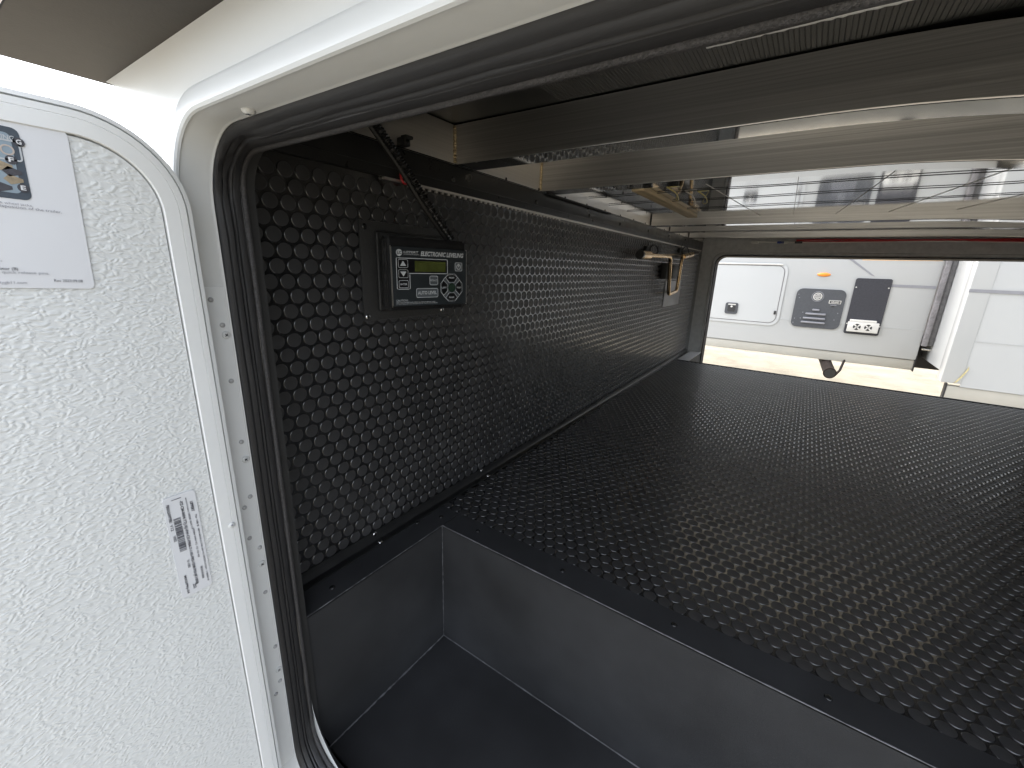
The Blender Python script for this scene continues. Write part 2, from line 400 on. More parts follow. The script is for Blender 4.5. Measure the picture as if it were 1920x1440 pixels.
sheet('flange', (XB+.0003, YB, .0012), (x1-XB, 0, 0), (0, .2167-YB, 0), (0, 0, 1), .004, M['abs'], well)
def seam(name, A, B, r, amp, parent, m_=None, n=120):
    A, B = Vector(A), Vector(B); pts, rs = [], []
    for i in range(n):
        t_ = i/(n-1); p = A.lerp(B, t_); q = noise.noise(p*180)
        pts.append(p+Vector((noise.noise(p*90), noise.noise(p*90+Vector((9, 0, 0))), noise.noise(p*90+Vector((0, 9, 0)))))*amp)
        rs.append(max(.0001, r*(1+q*1.1)))
    return tube(name, pts, rs, m_ or M['seam'], parent, n=6)
seam('seam_bead', (XB+.0005, y0, -HB+.0005), (XB+.0005, YB, -HB+.0005), .0011, .0005, well)
seam('seam_bead', (XB, YB-.0006, -HB+.0005), (x1, YB-.0006, -HB+.0005), .0008, .0003, well)
seam('seam_bead', (XB+.0006, YB-.0006, -HB), (XB+.0006, YB-.0006, 0), .0005, .0003, well)
seam('edge_highlight', (XB, YB-.0002, .0010), (x1, YB-.0002, .0010), .0008, .0001, well, M['seam'])  # pale beads drawn in for the highlight along the well's top edges
seam('edge_highlight', (XB+.0002, -.088, .0010), (XB+.0002, YB, .0010), .0006, .0001, well, M['seam'])
for q in [(827, 969), (896, 995.5), (1055, 1070), (1264, 1171), (1553, 1308), (782, 980), (623, 1101.5)]:
    screw_head('screw', px(q, 2, .0014), (0, 0, 1), .0042, M['screw_black'], well)
fw = thing('storage_well', 'black plastic sunken well beyond the coin floor under the far opening', 'storage bin', loc=(XB, YF, -HB))
sheet('flange', (.001, 2.006, .0008), (XB+.012, 0, 0), (0, YF-2.006, 0), (0, 0, 1), .004, M['far_grey'], fw)
sheet('side_wall', (XB+.013, 2.015, -HB), (0, YF-2.015, 0), (0, 0, HB), (1, 0, 0), .004, M['abs'], fw)
sheet('back_wall', (XB, 2.014, -HB), (1.45-XB, 0, 0), (0, 0, HB-.04), (0, 1, 0), .004, M['abs'], fw)
sheet('bottom_panel', (XB, 2.01, -HB), (1.45-XB, 0, 0), (0, YF-2.012, 0), (0, 0, 1), .004, M['abs'], fw)

# ---------------------------------------------------------------- floor-to-wall angle, wall-top angle
def angle_strip(name, label, A, B, w, th, parent=None):
    """L section along Y in the inner corner x=0,z=0"""
    t_ = thing(name, label, 'trim strip', loc=(0, A, 0))
    P = [(.0018, w), (.0018+th, w), (.0018+th+.0002, th+.0022), (.0018+th+.0022, th+.0002), (w, th+.0016), (w, .0016), (.0018, .0016)]
    n = len(P); V = [(x, A, z) for x, z in P]+[(x, B, z) for x, z in P]
    F = [(i, (i+1) % n, (i+1) % n+n, i+n) for i in range(n)]+[tuple(range(n))[::-1], tuple(range(n, 2*n))]
    bm = bmesh.new(); vs = [bm.verts.new(v) for v in V]
    for f in F: bm.faces.new([vs[i] for i in f])
    bm_obj('strip', bm, M['angle'], t_, smooth=True, sharp=50)
    return t_
st = angle_strip('corner_strip', 'black angle strip screwed along the joint between coin wall and floor', YN+.004, 2.30, .0190, .0018)
for a, c in [((703, 1001.6), (712.5, 1015.8)), ((576, 1097), None), ((903.3, 882.6), (914.4, 891.5)), ((1030.6, 809), (1038, 814)), ((1117.5, 756.6), (1121.6, 761.6)), ((1196, 708.3), (1200.5, 714.2)), ((1239, 684.2), (1242.5, 687.2)), ((1273.8, 663.7), (1277.5, 666.3))]:
    screw_head('screw', px(a, 0, .0037), (1, 0, 0), .004, M['screw_steel'] if a[0] < 960 else M['screw_black'], st)
    if c: screw_head('screw', px(c, 2, .0035), (0, 0, 1), .004, M['screw_steel'] if a[0] < 960 else M['screw_black'], st)
ta = thing('wall_angle', 'black steel angle with bolt holes along the top of the coin wall', 'trim strip', loc=(0, 0, .57))
bm = bmesh.new(); bx(bm, (.0002, YN+.002, .5725), (.0045, 2.31, .6150), .0012); bm_obj('strip', bm, M['angle'], ta, smooth=True)
bm = bmesh.new(); bx(bm, (.0002, YN+.002, .5855), (.0052, 2.30, .5868), .0003); bm_obj('rib', bm, M['angle'], ta)
bm = bmesh.new(); bx(bm, (.0002, .12, .5688), (.0062, 2.29, .5722), .0006); bm_obj('edge_trim', bm, M['alu_rail'], ta)
bm = bmesh.new(); bx(bm, (.0062, YN+.002, .6150), (.0075, 2.31, .6162), .0003); bm_obj('lip', bm, M['screw_black'], ta)
for i in range(34):                                     # row of small pale tabs under the trim
    y = .165+i*.0145
    box('small_tab', (.0025, y, .5655), (.0058, y+.0042, .5686), M['alu_rail'], ta)
for q in [(849.6, 336.4), (1005.8, 379.1), (1105.3, 404), (1162.6, 420.2), (1215.6, 433), (1254.5, 441.8), (1284.8, 449.6)]:
    screw_head('screw', px(q, 0, .005), (1, 0, 0), .0046, M['screw_black'], ta)

# ---------------------------------------------------------------- ceiling frame
rail = thing('ceiling_rail', 'bare aluminium side rail above the coin wall carrying the ceiling beams', 'rail', loc=(0, 0, .6163))
box('tube', (-.045, YN+.004, .6166), (0, 2.33, ZC), M['alu_rail'], rail, bev=.002)
for i in range(16):
    y = .3+i*.125
    screw_head('screw', (.0004, y, .6205), (1, 0, 0), .0028, M['screw_black'], rail, slot=False)
BEAMS = [(.2755, 'nearest the fluted black strip'), (.557, None), (1.360, None), (1.625, None), (1.975, None)]
bl = ['brushed aluminium ceiling beam next to the black fluted plastic sheet',
      'brushed aluminium ceiling beam between the first beam and the mirror foil panel',
      'aluminium ceiling beam on the far side of the mirror foil panel',
      'thin-looking aluminium ceiling beam second beyond the mirror foil panel',
      'aluminium ceiling beam closest to the far opening and its red cable']
for i, ((yb, _), lab) in enumerate(zip(BEAMS, bl)):
    t_ = thing('ceiling_beam', lab, 'beam', 'aluminium beams across the compartment ceiling', loc=(0, yb, .6165))
    w, zb, zt, n = .05, .6165, ZC-.0005, 48
    xs = [XR*k/n for k in range(n+1)]
    x_b, amt = [(.5, .30), (.56, .28), (.74, .18), (.8, .12), (.9, .09)][i]          # each beam sags a little towards mid-span
    def dz(x): return -amt*min(max(0, x-x_b), .22)**2
    c = .0016
    P = [(0, zt), (0, zb+c), (c*.3, zb+c*.3), (c, zb), (w-c, zb), (w-c*.3, zb+c*.3), (w, zb+c), (w, zt)]
    m_ = len(P); V = [(x+.0002, yb+a, b_+dz(x)) for x in xs for a, b_ in P]; F = []; mi = []
    for s in range(n):
        for k in range(m_-1):
            F.append((s*m_+k, s*m_+k+1, (s+1)*m_+k+1, (s+1)*m_+k)); mi.append(1 if k in (2, 3, 4) else 0)
    me = bpy.data.meshes.new('web'); me.from_pydata(V, [], F); me.update(); me.materials.append(M['alu']); me.materials.append(M['alu_pol'])
    me.polygons.foreach_set('material_index', mi)
    bm = bmesh.new(); bm.from_mesh(me); bmesh.ops.recalc_face_normals(bm, faces=bm.faces[:]); bm.to_mesh(me); bm.free()
    obj_me('tube', me, None, t_, smooth=True, sharp=12)
    # weld bead in the corner with the rail
    pts, rs = [], []
    for k in range(40):
        z = .6195+(ZC-.6215)*k/39
        pts.append((.0008+.0006*noise.noise((z*300, i, 0)), yb-.0008+.0005*noise.noise((z*300, i, 5)), z)); rs.append(.0030*(1+.35*noise.noise((z*420, i*3, 2))+.15*math.sin(z*1500)))
    tube('weld_bead', pts, rs, M['weld'] if i < 2 else M['rv_dark'], t_, n=10)
# fluted sheet in front of the first beam
fl = thing('fluted_sheet', 'black fluted plastic sheet between the near seal and first ceiling beam', 'plastic sheet', loc=(0, .05, .68))
bm = bmesh.new(); bx(bm, (.0, .212, .6785), (XR, .2745, .6805)); bm_obj('sheet', bm, M['coro'], fl)
bm = bmesh.new(); bx(bm, (.0, YN+.001, .6835), (XR, .212, .6855)); bm_obj('backing', bm, M['coro'], fl)
V, F = [], []
for k in range(230):
    x = .20+k*.0045; i0 = len(V); y1 = .272; y2 = .2125
    V += [(x-.0006, y2, .6785), (x, y2, .6779), (x+.0006, y2, .6785), (x-.0006, y1, .6785), (x, y1, .6779), (x+.0006, y1, .6785)]
    F += [(i0, i0+1, i0+4, i0+3), (i0+1, i0+2, i0+5, i0+4), (i0, i0+2, i0+1)]
tag(obj('flute', V, F, M['angle'], fl), 'fine ribs of the fluted sheet', kind='stuff')
pts = [(.40+k*.004, .2115, .6768+.0006*noise.noise((k*.9, 0, 0))) for k in range(160)]
tube('cut_edge_glint', pts, [.0019*(1+.6*noise.noise((k*.8, 3, 0))) for k in range(160)], M['white2'], fl, n=6)  # black sheet's cut edge coloured white for the light it catches
for ya, yb_, nm in ((.326, .556, 'bay between the first two beams'), (1.411, 1.624, 'bay beyond the mirror foil panel'), (1.676, 1.974, 'bay before the last ceiling beam'), (2.026, 2.34, 'last bay before the far opening')):
    zc_ = .6785 if ya < .4 else .639
    o = box('ceiling_panel', (.001, ya, zc_), (XR, yb_, zc_+.0025), M['foil']); tag(o, 'shiny foil ceiling panel in the '+nm, 'ceiling panel')
# mirror foil bay
fo = thing('foil_panel', 'mirror bright foil ceiling panel crossed by black cords between two beams', 'ceiling panel', loc=(0, .608, .639))
box('foil', (.001, .608, .639), (XR, 1.359, .6415), M['foil'], fo)
for y in (.68, .80, .94, 1.10):
    pts = [(.002+k*.0315, y+.006*math.sin(k*.5+y*9), .6376-.0006*abs(math.sin(k*.16+y*5))) for k in range(50)]
    tube('cord', pts, .0009, M['string'], fo, n=6)
for xa, xb_ in ((.30, .36), (.48, .45), (.63, .56), (.80, .68), (.98, .82)):
    tube('tie', [(xa, .63, .6385), ((xa+xb_)/2, 1.0, .6384), (xb_, 1.35, .6385)], .0005, M['rv_light_grey'], fo, n=5)
box('side_cord', (.0035, .575, .6115), (.012, .945, .6162), M['string'], ta, bev=.001)
wb = box('wood_batten', (.157, .70, .6285), (.187, 1.25, .6388), M['wood'], bev=.001); tag(wb, 'pale wooden batten under the mirror foil beside the side rail', 'batten')
hw = thing('loose_wires', 'thin yellow and white wires looping down beside the pale wooden batten', 'wires', loc=(.22, .8, .64))
for k, (x, y, m_) in enumerate(((.225, .74, 'yellow'), (.25, .80, 'rv_light_grey'), (.275, .82, 'yellow'))):
    tube('wire', spline([(x, y, .639), (x+.010, y+.04, .632), (x+.005, y+.09, .626), (x-.015, y+.15, .632), (x-.025, y+.18, .639)], 30), .0014, M[m_], hw, n=6)

# ---------------------------------------------------------------- far opening
ff = thing('far_opening_frame', 'dark grey frame with rounded corners around the far opening', 'frame', loc=(.08, YF, -.3))
R = (1.50, -.30)
def fr(x0, z1, r, y, g_=0): return (x0, 1.46-(x0-.08), -.32, z1, r, y)
sweep('surround', [(-.002, XR+.002, -.36, .69, .002, YF+.02), (-.002, XR+.002, -.36, .69, .002, YF), fr(.060, .568, .060, YF), fr(.063, .565, .058, YF-.006), fr(.071, .556, .052, YF-.007), fr(.074, .553, .05, YF-.001)], M['far_grey'], ff, sharp=30)
sweep('seal', [fr(.074, .553, .05, YF), fr(.0765, .551, .049, YF-.005), fr(.081, .547, .047, YF-.006), fr(.085, .543, .045, YF), fr(.0845, .5425, .045, YF+.012), fr(.087, .541, .044, YF+.014), fr(.088, .540, .043, YF+.03), fr(.084, .545, .05, YF+.05)], M['far_seal'], ff, sharp=50)
rc = thing('red_cable', 'red cable pair with connectors running along the header above the far opening', 'cable', loc=(.3, 2.3, .62))
for dz_, m_, r_ in ((0, 'red', .004), (-.0045, 'red', .003), (-.009, 'rv_light_grey', .0025)):
    x0 = .44 if m_ == 'red' else .24
    tube('wire', [(x0+k*.05, 2.30-.01*math.sin(k*.7+dz_*300), .6240+dz_+.0020*math.sin(k*.45+dz_*500)) for k in range(22)], r_, M[m_], rc, n=8)
for x, m_ in ((.245, 'rv_light_grey'), (.36, 'blue'), (.435, 'rv_dark'), (.375, 'rv_light_grey')):
    box('connector', (x, 2.280, .6085), (x+.032, 2.298, .6185), M[m_], rc, bev=.002)

# ---------------------------------------------------------------- near opening: white frame, hinge, black seal
nf = thing('opening_frame', 'white metal frame lining the near opening beside the open door', 'frame', loc=(0, -.1, -.34))
def nr(o, r, y): return (.0746-o, 1.45+o, -.2322-o, .5585+o, r+o, y)
sweep('frame', [nr(0.00387, .06, -0.11722), nr(0.00052, .06, -0.12967), nr(-0.00069, .06, -0.13027), nr(-0.00026, .06, -0.13165), nr(0, .06, -0.13268), nr(0, .06, -0.15029), nr(0.00103, .06, -0.15261), nr(0.00103, .06, -0.15372), nr(0.00026, .06, -0.15441), nr(0.00103, .06, -0.15604), nr(0.00301, .06, -0.15724), nr(0.01288, .06, -0.15776), nr(0.01589, .06, -0.15639), nr(0.01701, .06, -0.15329), nr(0.01701, .06, -0.12151)], M['white'], nf, sharp=28)
# rubber seal: outline runs from the frame to the inner bulb
def sr(t_, d, y):
    x0 = .0746-.0026*t_+d; z1 = .5585-.0109*t_-d; z0 = -.2322+.017*t_+d
    return (x0, 1.45-(x0-.0746), z0, z1, (.060-.010*t_, .060-.029*t_, .05, .05), y)
prof = [(0, -0.00172, -0.12495), (0.0, 0.00069, -0.1301), (0.02, 0.00258, -0.12967), (0.1, 0.00361, -0.12795), (0.22, 0.00378, -0.12452), (0.25, 0.00189, -0.12366), (0.28, 0.00378, -0.1228), (0.38, 0.0043, -0.12022), (0.45, 0.00412, -0.11825), (0.47, 0.00155, -0.11739), (0.5, 0.00395, -0.11653), (0.55, 0.00412, -0.11507), (0.58, 0.00155, -0.11421), (0.61, 0.00395, -0.11335), (0.72, 0.0043, -0.10991), (0.82, 0.00344, -0.10691), (0.87, 0.00086, -0.10562)]
def wob(v, u, t_):
    k = .0006
    d = (Vector((v.x, v.z))-Vector((.092, .537))).length
    k += .0022*math.exp(-(d/.06)**2)
    q = noise.noise((v.x*22, v.z*22, t_*2.2)); q2 = noise.noise((v.x*60, v.z*60, t_*5+7))
    s = math.sin(math.pi*min(1, t_*1.02))
    out = Vector((v.x-.6, 0, v.z-.12)); out = Vector((out.x if abs(out.x)/.6 > abs(out.z)/.45 else 0, 0, out.z if abs(out.z)/.45 >= abs(out.x)/.6 else 0)).normalized()
    return v+out*(q*k*2+q2*k)*s+Vector((0, q2*k, 0))*s
sweep('seal', [sr(*p) for p in prof], M['seal'], nf, fn=wob, sharp=45)
prof2 = [(0.87, 0.00069, -0.10562), (0.9, 0.00258, -0.10536), (0.95, 0.00344, -0.10347), (1, 0.00292, -0.10107), (1, 0.00052, -0.09961), (1, -0.00258, -0.09918), (1, -0.01546, -0.09574)]
def fuzz(v, u, t_): return v+Vector((noise.noise(v*400), noise.noise(v*400+Vector((5, 0, 0))), noise.noise(v*400+Vector((0, 5, 0)))))*.0005
sweep('seal_lip', [sr(*p) for p in prof2], M['fuzz'], nf, fn=fuzz, sharp=80)
# pale threshold liner showing inside the lower corner
P1 = rrect(.0700, 1.46, -.2235, .60, .105)[:15]; P0 = [(a-.010, b-.010) for a, b in P1]
n = len(P1); V = [(a, -.0991, b) for a, b in P1]+[(a, -.0987, b) for a, b in P1]+[(a, -.0991, b) for a, b in P0]+[(a, -.0987, b) for a, b in P0]
F = []
for i in range(n-1):
    for s, e in ((0, n), (n, 3*n), (3*n, 2*n), (2*n, 0)): F.append((s+i, s+i+1, e+i+1, e+i))
obj('threshold_liner', V, F, M['white2'], nf, smooth=True)
# hinge leaf on the left reveal
hl = box('hinge_leaf', (.0729, -.1546, -.185), (.0756, -.1320, .4277), M['white2'], nf, bev=.0004)
for q, r_, big_ in [((395, 562), .0028, 0), ((417, 609.5), .0028, 0), ((424, 628), .0046, 1), ((433.5, 714.5), .0028, 0), ((452.5, 828.5), .0028, 0), ((460.5, 861), .0046, 1), ((469, 931), .0028, 0), ((458.5, 952), .0028, 0), ((468, 1009), .0028, 0), ((487, 1026.5), .0028, 0), ((491, 1057), .0046, 1), ((497.5, 1110), .0028, 0), ((516, 1212), .0028, 0), ((522.5, 1255), .0046, 1), ((525, 1276), .0028, 0), ((517.5, 1301), .0028, 0)]:
    P = px(q, 0, .0757)
    if big_: screw_head('screw', P, (1, 0, 0), r_*.86, M['white'], hl, slot=True, dome=.45)
    else: screw_head('rivet', P, (1, 0, 0), r_*.86, M['rivet'], hl, slot=False, dome=.9)
P = px((466, 207), 2, .5583)
screw_head('screw', P, (0, 0, -1), .0048, M['white'], nf, slot=True, dome=.7)

# trailer sidewall above the frame and the overhanging slide-out floor
sw = thing('host_trailer', 'white trailer sidewall and brown overhang above the near opening', 'trailer', loc=(-.07, -.15, .57))
V = [(.079, .5667), (-.0675, .6146), (2.2, .6146), (2.2, .5667)]
obj('sidewall', [(a, -.1512, b) for a, b in V]+[(a, -.1050, b) for a, b in V], [(0, 1, 2, 3), (4, 7, 6, 5), (0, 4, 5, 1), (1, 5, 6, 2), (2, 6, 7, 3), (3, 7, 4, 0)], M['sidewall'], sw)
box('slide_out_floor', (-.078, -.229, .6149), (2.2, -.100, .630), M['brown'], sw, bev=.002)
box('slide_out_skin', (-.080, -.2355, .6137), (2.2, -.2295, 1.2), M['sidewall'], sw, bev=.003)
box('upper_body', (-.080, -.0995, .73), (2.2, YF+.11, 2.4), M['sidewall'], sw)
box('slide_out_box', (-.078, -.2292, .6305), (2.2, -.1005, 1.2), M['sidewall'], sw)
box('far_skin', (-.04, YF+.075, .56), (2.2, YF+.11, .729), M['sidewall'], sw)
box('front_skin', (-.06, -.100, -.36), (-.046, YF+.11, .729), M['sidewall'], sw)

# ---------------------------------------------------------------- the open door
dr = thing('storage_door', 'white compartment door with pebbled inner panel swung open beside the opening', 'door', loc=(.09, -.16, -.22))
DX = .1047; yA, yB2, zA, zB = -.98, -.1572, -.2236, .5514
def dd(i, x, r=.0636):
    i *= .86; return (yA+i, yB2-i, zA+i, zB-i, max(.01, r-i*.9), x)
sweep('edge_frame', [dd(.003, DX-.034), dd(0, DX-.030), dd(0, DX-.006), dd(.0012, DX-.0026), dd(.0045, DX-.0018), dd(.0048, DX-.0060), dd(.0058, DX-.0060), dd(.0061, DX-.0012), dd(.0110, DX-.0008), dd(.0114, DX-.0012), dd(.0120, DX-.0006), dd(.0230, DX-.0004), dd(.0237, DX-.0012), dd(.0238, DX-.0075), dd(.0256, DX-.0078), dd(.0257, DX-.0030)], M['white2'], dr, plane='YZ', sharp=25)
L0 = rrect(*dd(.0250, 0)[:5])
obj('panel', [(DX-.0026, a, b) for a, b in L0], [tuple(range(len(L0)))], M['pebble'], dr)
L0 = rrect(*dd(.002, 0)[:5]); n = len(L0)
obj('outer_skin', [(DX-.035, a, b) for a, b in L0]+[(DX-.030, a, b) for a, b in L0], [tuple(range(n))]+[(i, i+n, (i+1) % n+n, (i+1) % n) for i in range(n)], M['white2'], dr)
screw_head('rivet', px((435, 985), 0, DX-.0002), (1, 0, 0), .0030, M['white'], dr, slot=False, dome=.35)
screw_head('rivet_pin', px((435.5, 985), 0, DX+.0009), (1, 0, 0), .0010, M['ink_grey'], dr, slot=False, dome=.3)
xs_ = DX-.0016
# instruction sheet
tr, br = px((125, 247), 0, xs_), px((178.5, 541.5), 0, xs_)
ey = (tr-br).normalized(); ex = Vector((0, ey.z, -ey.y)); hgt = (tr-br).length; wid = .20
pl = Plane(br-ex*wid, ex, ey)
sh = flat('instruction_sheet', pl, poly2(0, wid, 0, hgt, .003), 0, M['paper'], dr, th=.0005)
tag(sh, 'white printed instruction sheet stuck on the door panel')
def spx(q):                                  # photo pixel -> sheet coordinates
    d = px(q, 0, xs_)-pl.o; return d.dot(ex), d.dot(ey)
c1 = spx((42, 250)); c2 = spx((61, 377))
pw = c2[0]
flat('panel_picture', pl, poly2(pw-.075, pw, c2[1], c1[1]+.002, .0035), .0003, mat('picture rim', (.045, .06, .08), .5, noise_amt=.1), sh)
flat('panel_picture_face', pl, poly2(pw-.0715, pw-.004, c2[1]+.0035, c1[1]-.0015, .0026), .0005, mat('picture grey', (.22, .28, .33), .5, noise_amt=.05), sh)
def stext(body, q, wpx, hpx, m_='ink_grey', bold=0, name='lettering'):
    """right end of the baseline at pixel q"""
    a, b = spx(q); a0, _ = spx((q[0]-wpx, q[1])); _, b1 = spx((q[0], q[1]-hpx))
    text(name, pl, body, a, b, abs(a-a0), abs(b1-b), M[m_], sh, h=.0007, bold=bold, align='RIGHT')
stext('LEVELING', (27, 265), 62, 9, 'print', .02)
for ch, q in (('G', (34.5, 267)), ('F', (20.5, 300)), ('E', (43.5, 353))):
    a, b = spx(q); N = 16
    flat('callout', pl, [(a+(.0026)*math.cos(2*math.pi*k/N), b+.0026*math.sin(2*math.pi*k/N)) for k in range(N)], .0007, M['ink'], sh)
    text('lettering', pl, ch, a, b-.0013, .0023, .0028, M['paper'], sh, h=.0010, bold=.03, align='CENTER')
a, b = spx((13, 281)); outline('power_key', pl, a-.006, a+.006, b-.006, b+.006, .002, .0009, .0007, M['print'], sh)
outline('power_key', pl, a-.003, a+.003, b-.003, b+.003, .0028, .0008, .0007, mat('orange print', (.42, .36, .32), .5, noise_amt=.1), sh)
op = mat('ochre print', (.26, .21, .14), .5, noise_amt=.2, noise_scale=400)
for q, m_, f in (((4, 310), op, 1), ((22, 322), M['ink'], 0), ((25, 337), op, 1), ((4, 350), M['ink'], 0)):
    a, b = spx(q); flat('arrow_key', pl, [(a-.0042, b), (a-.0014, b+.0030), (a+.0042, b+.0009), (a+.0042, b-.0009), (a-.0014, b-.0030)], .0007, m_, sh)
stext('Operation with wheel jacks.', (62, 389.5), 130, 5.5)
stext('independent disposition of the trailer.', (116, 402), 190, 6.5)
stext('Emergency Motor (B)', (34.5, 508.5), 100, 7, 'ink', .01)
stext('Fitted with quick release pins.', (93, 516.5), 150, 6.5)
stext('www.partygb11.com', (51, 534), 95, 6.5)
stext('Rev 2023.09.08', (155, 529.5), 53, 5, 'ink')
stext('2.', (4, 490), 14, 6, 'ink')
# bar-code label
A_, B_, C_, D_ = (px(q, 0, xs_) for q in ((303, 938), (343, 1123), (399, 1097), (364, 915)))
ey2 = (A_-B_).normalized(); ex2 = Vector((0, ey2.z, -ey2.y)); hh = (A_-B_).length; ww = (D_-A_).dot(ex2)
pb = Plane(B_, ex2, ey2)
bl_ = flat('barcode_label', pb, poly2(0, ww, 0, hh, .003), 0, M['paper'], dr, th=.0005); tag(bl_, 'small white bar-code label stuck sideways low on the door panel')
pr = Plane(pb.p(0, hh, 0), -ey2, ex2)        # text runs downwards: a = down the label, b = across it
def lt(body, a, b, w_, h_, m_='ink', bold=0): text('lettering', pr, body, a*hh, b*ww, w_*hh, h_*1.25*ww, M['ink'], bl_, h=.0006, bold=bold+.02)
lt('PBRKALB-RWYRBU', .06, .07, .17, .075, 'ink', .012); lt('V12', .25, .07, .06, .07); lt('V002', .36, .09, .06, .07)
lt('-FZ-CM-0604-TTJ-XJ-VW-CK-F904-7-1-05-FRS-1508-F03-JK10006', .06, .45, .86, .10, 'ink', .01)
lt('LIPPERT', .10, .78, .10, .075, 'ink', .02); lt('MANUFACTURING', .05, .66, .14, .035, 'ink_grey')
lt('10028 WH Y1', .20, .66, .16, .05, 'ink_grey'); lt('10284 WH Y2', .36, .70, .17, .05, 'ink_grey'); lt('15 10 43', .55, .70, .11, .05, 'ink_grey'); lt('WVH14-HA4', .76, .70, .13, .07)
lt('Per 108 B', .24, .86, .12, .05, 'ink_grey'); lt('90714 MADE IN THE USA TO SPECIFICATION - 3 SERIES 30', .38, .86, .56, .045, 'ink_grey')
lt('V-100', .64, .34, .08, .07); lt('MX2/PRJ-24', .78, .14, .19, .08, 'ink', .012); lt('Z02', .90, .38, .05, .08)
box_l = flat('corner_mark', pr, [(.03*hh, .25*ww), (.035*hh, .25*ww), (.035*hh, .55*ww), (.03*hh, .55*ww)], .0006, M['ink'], bl_)
a = .21
rnd = random.Random(4)
while a < .54:
    wb_ = rnd.choice((.004, .006, .010)); flat('bar', pr, [(a*hh, .20*ww), ((a+wb_)*hh, .20*ww), ((a+wb_)*hh, .42*ww), (a*hh, .42*ww)], .0006, M['ink'], bl_)
    a += wb_+rnd.choice((.004, .005, .009))

# ---------------------------------------------------------------- leveling control panel on the wall
cp = thing('control_panel', 'black electronic leveling control panel with green display on the coin wall', 'control panel', loc=(.002, .16, .37))
bm = bmesh.new(); bx(bm, (.0015, .0736, .3700), (.0052, .2560, .5105), .0015); bm_obj('backing_plate', bm, M['plastic_grain'], cp, smooth=True)
bm = bmesh.new(); bx(bm, (.0053, .0975, .3835), (.011, .2480, .4975), .004, 3); bm_obj('raised_rim', bm, M['plastic_grain'], cp, smooth=True)
for q in ((683, 424.5), (690, 594), (829, 580.5)): screw_head('screw', px(q, 0, .0053), (1, 0, 0), .0042, M['screw_steel'] if q[1] > 500 else M['screw_black'], cp)
FL, FR = Vector((.058, .083, 0)), Vector((.082, .209, 0)); ZB, ZT = .3954, .4758
exf = (FR-FL).normalized(); FW = (FR-FL).length; FH = ZT-ZB
pf = Plane(Vector((FL.x, FL.y, ZB)), exf, (0, 0, 1))
nrm = pf.n
def prism(name, pts, z0, z1, m_, bev, parent, seg=3):
    bm = bmesh.new(); vs = [bm.verts.new((a, b, z0)) for a, b in pts]; vt = [bm.verts.new((a, b, z1)) for a, b in pts]; n = len(pts)
    bm.faces.new(vs); bm.faces.new(vt)
    for i in range(n): bm.faces.new((vs[i], vs[(i+1) % n], vt[(i+1) % n], vt[i]))
    bmesh.ops.recalc_face_normals(bm, faces=bm.faces[:]); bmesh.ops.bevel(bm, geom=bm.edges[:], offset=bev, segments=seg, affect='EDGES')
    return bm_obj(name, bm, m_, parent, smooth=True)
f0 = FL-exf*.0045-nrm*.002; f1 = FR+exf*.0012-nrm*.002
prism('mount_block', [(.0115, .1000), (.045, .0985), (.049, .1055), (.058, .2080), (.0115, .2400)], .3885, .4905, M['plastic_grain'], .004, cp)
prism('housing', [(f0.x-nrm.x*.018, f0.y-nrm.y*.018), (f0.x, f0.y), (f1.x, f1.y), (f1.x-nrm.x*.03, f1.y-nrm.y*.03)], ZB-.0065, ZT+.0135, M['plastic'], .004, cp, 4)
fc = flat('face_plate', pf, poly2(0, FW, 0, FH, .0015), .0004, M['face'], cp, th=.004)
box('side_trim', (0, 0, 0), (.0012, .0012, FH+.002), M['alu_rail'], cp).location = pf.p(FW+.0004, -.001, -.002)
box('side_trim', (0, 0, 0), (.0008, .0008, FH+.002), M['alu_rail'], cp).location = pf.p(-.0022, -.001, .0002)
box('side_trim', (0, 0, 0), (.0006, .0006, FH-.002), M['alu_rail'], cp).location = pf.p(-.0010, .001, .0004)
def U(u): return u*FW
def Vv(v): return (1-v)*FH
H1, H2, H3 = .0007, .0010, .0013
def rr(name, u0, u1, v0, v1, r, m_, h, parent=fc): return flat(name, pf, poly2(U(u0), U(u1), Vv(v1), Vv(v0), r), h, m_, parent)
def ol(name, u0, u1, v0, v1, r, w, h=H2, parent=fc, m_=None): return outline(name, pf, U(u0), U(u1), Vv(v1), Vv(v0), r, w, h, m_ or M['print'], parent)
def ft(body, u0, u1, vb, hgt_, parent=fc, h=H3, shear=0, bold=0, m_=None):
    return text('lettering', pf, body, U((u0+u1)/2), Vv(vb), U(u1-u0), hgt_*FH, m_ or M['print'], parent, h=h, shear=shear, bold=bold, align='CENTER')
N = 24
lg = flat('logo', pf, [(U(.088)+.0046*math.cos(2*math.pi*k/N), Vv(.095)+.0046*math.sin(2*math.pi*k/N)) for k in range(N)], H1, M['print'], fc)
ft('LC', .062, .114, .118, .048, lg, H3, 0, .03, M['face'])
ft('LIPPERT', .14, .325, .098, .036, shear=.1, bold=.01); ft('COMPONENTS', .14, .335, .128, .020)
ft('ELECTRONIC LEVELING', .352, .952, .138, .082, shear=.26, bold=.035)
rr('display_bezel', .05, .715, .19, .43, .003, M['face_black'], H1); rr('key_column', .05, .205, .19, .70, .003, M['face_black'], H1)
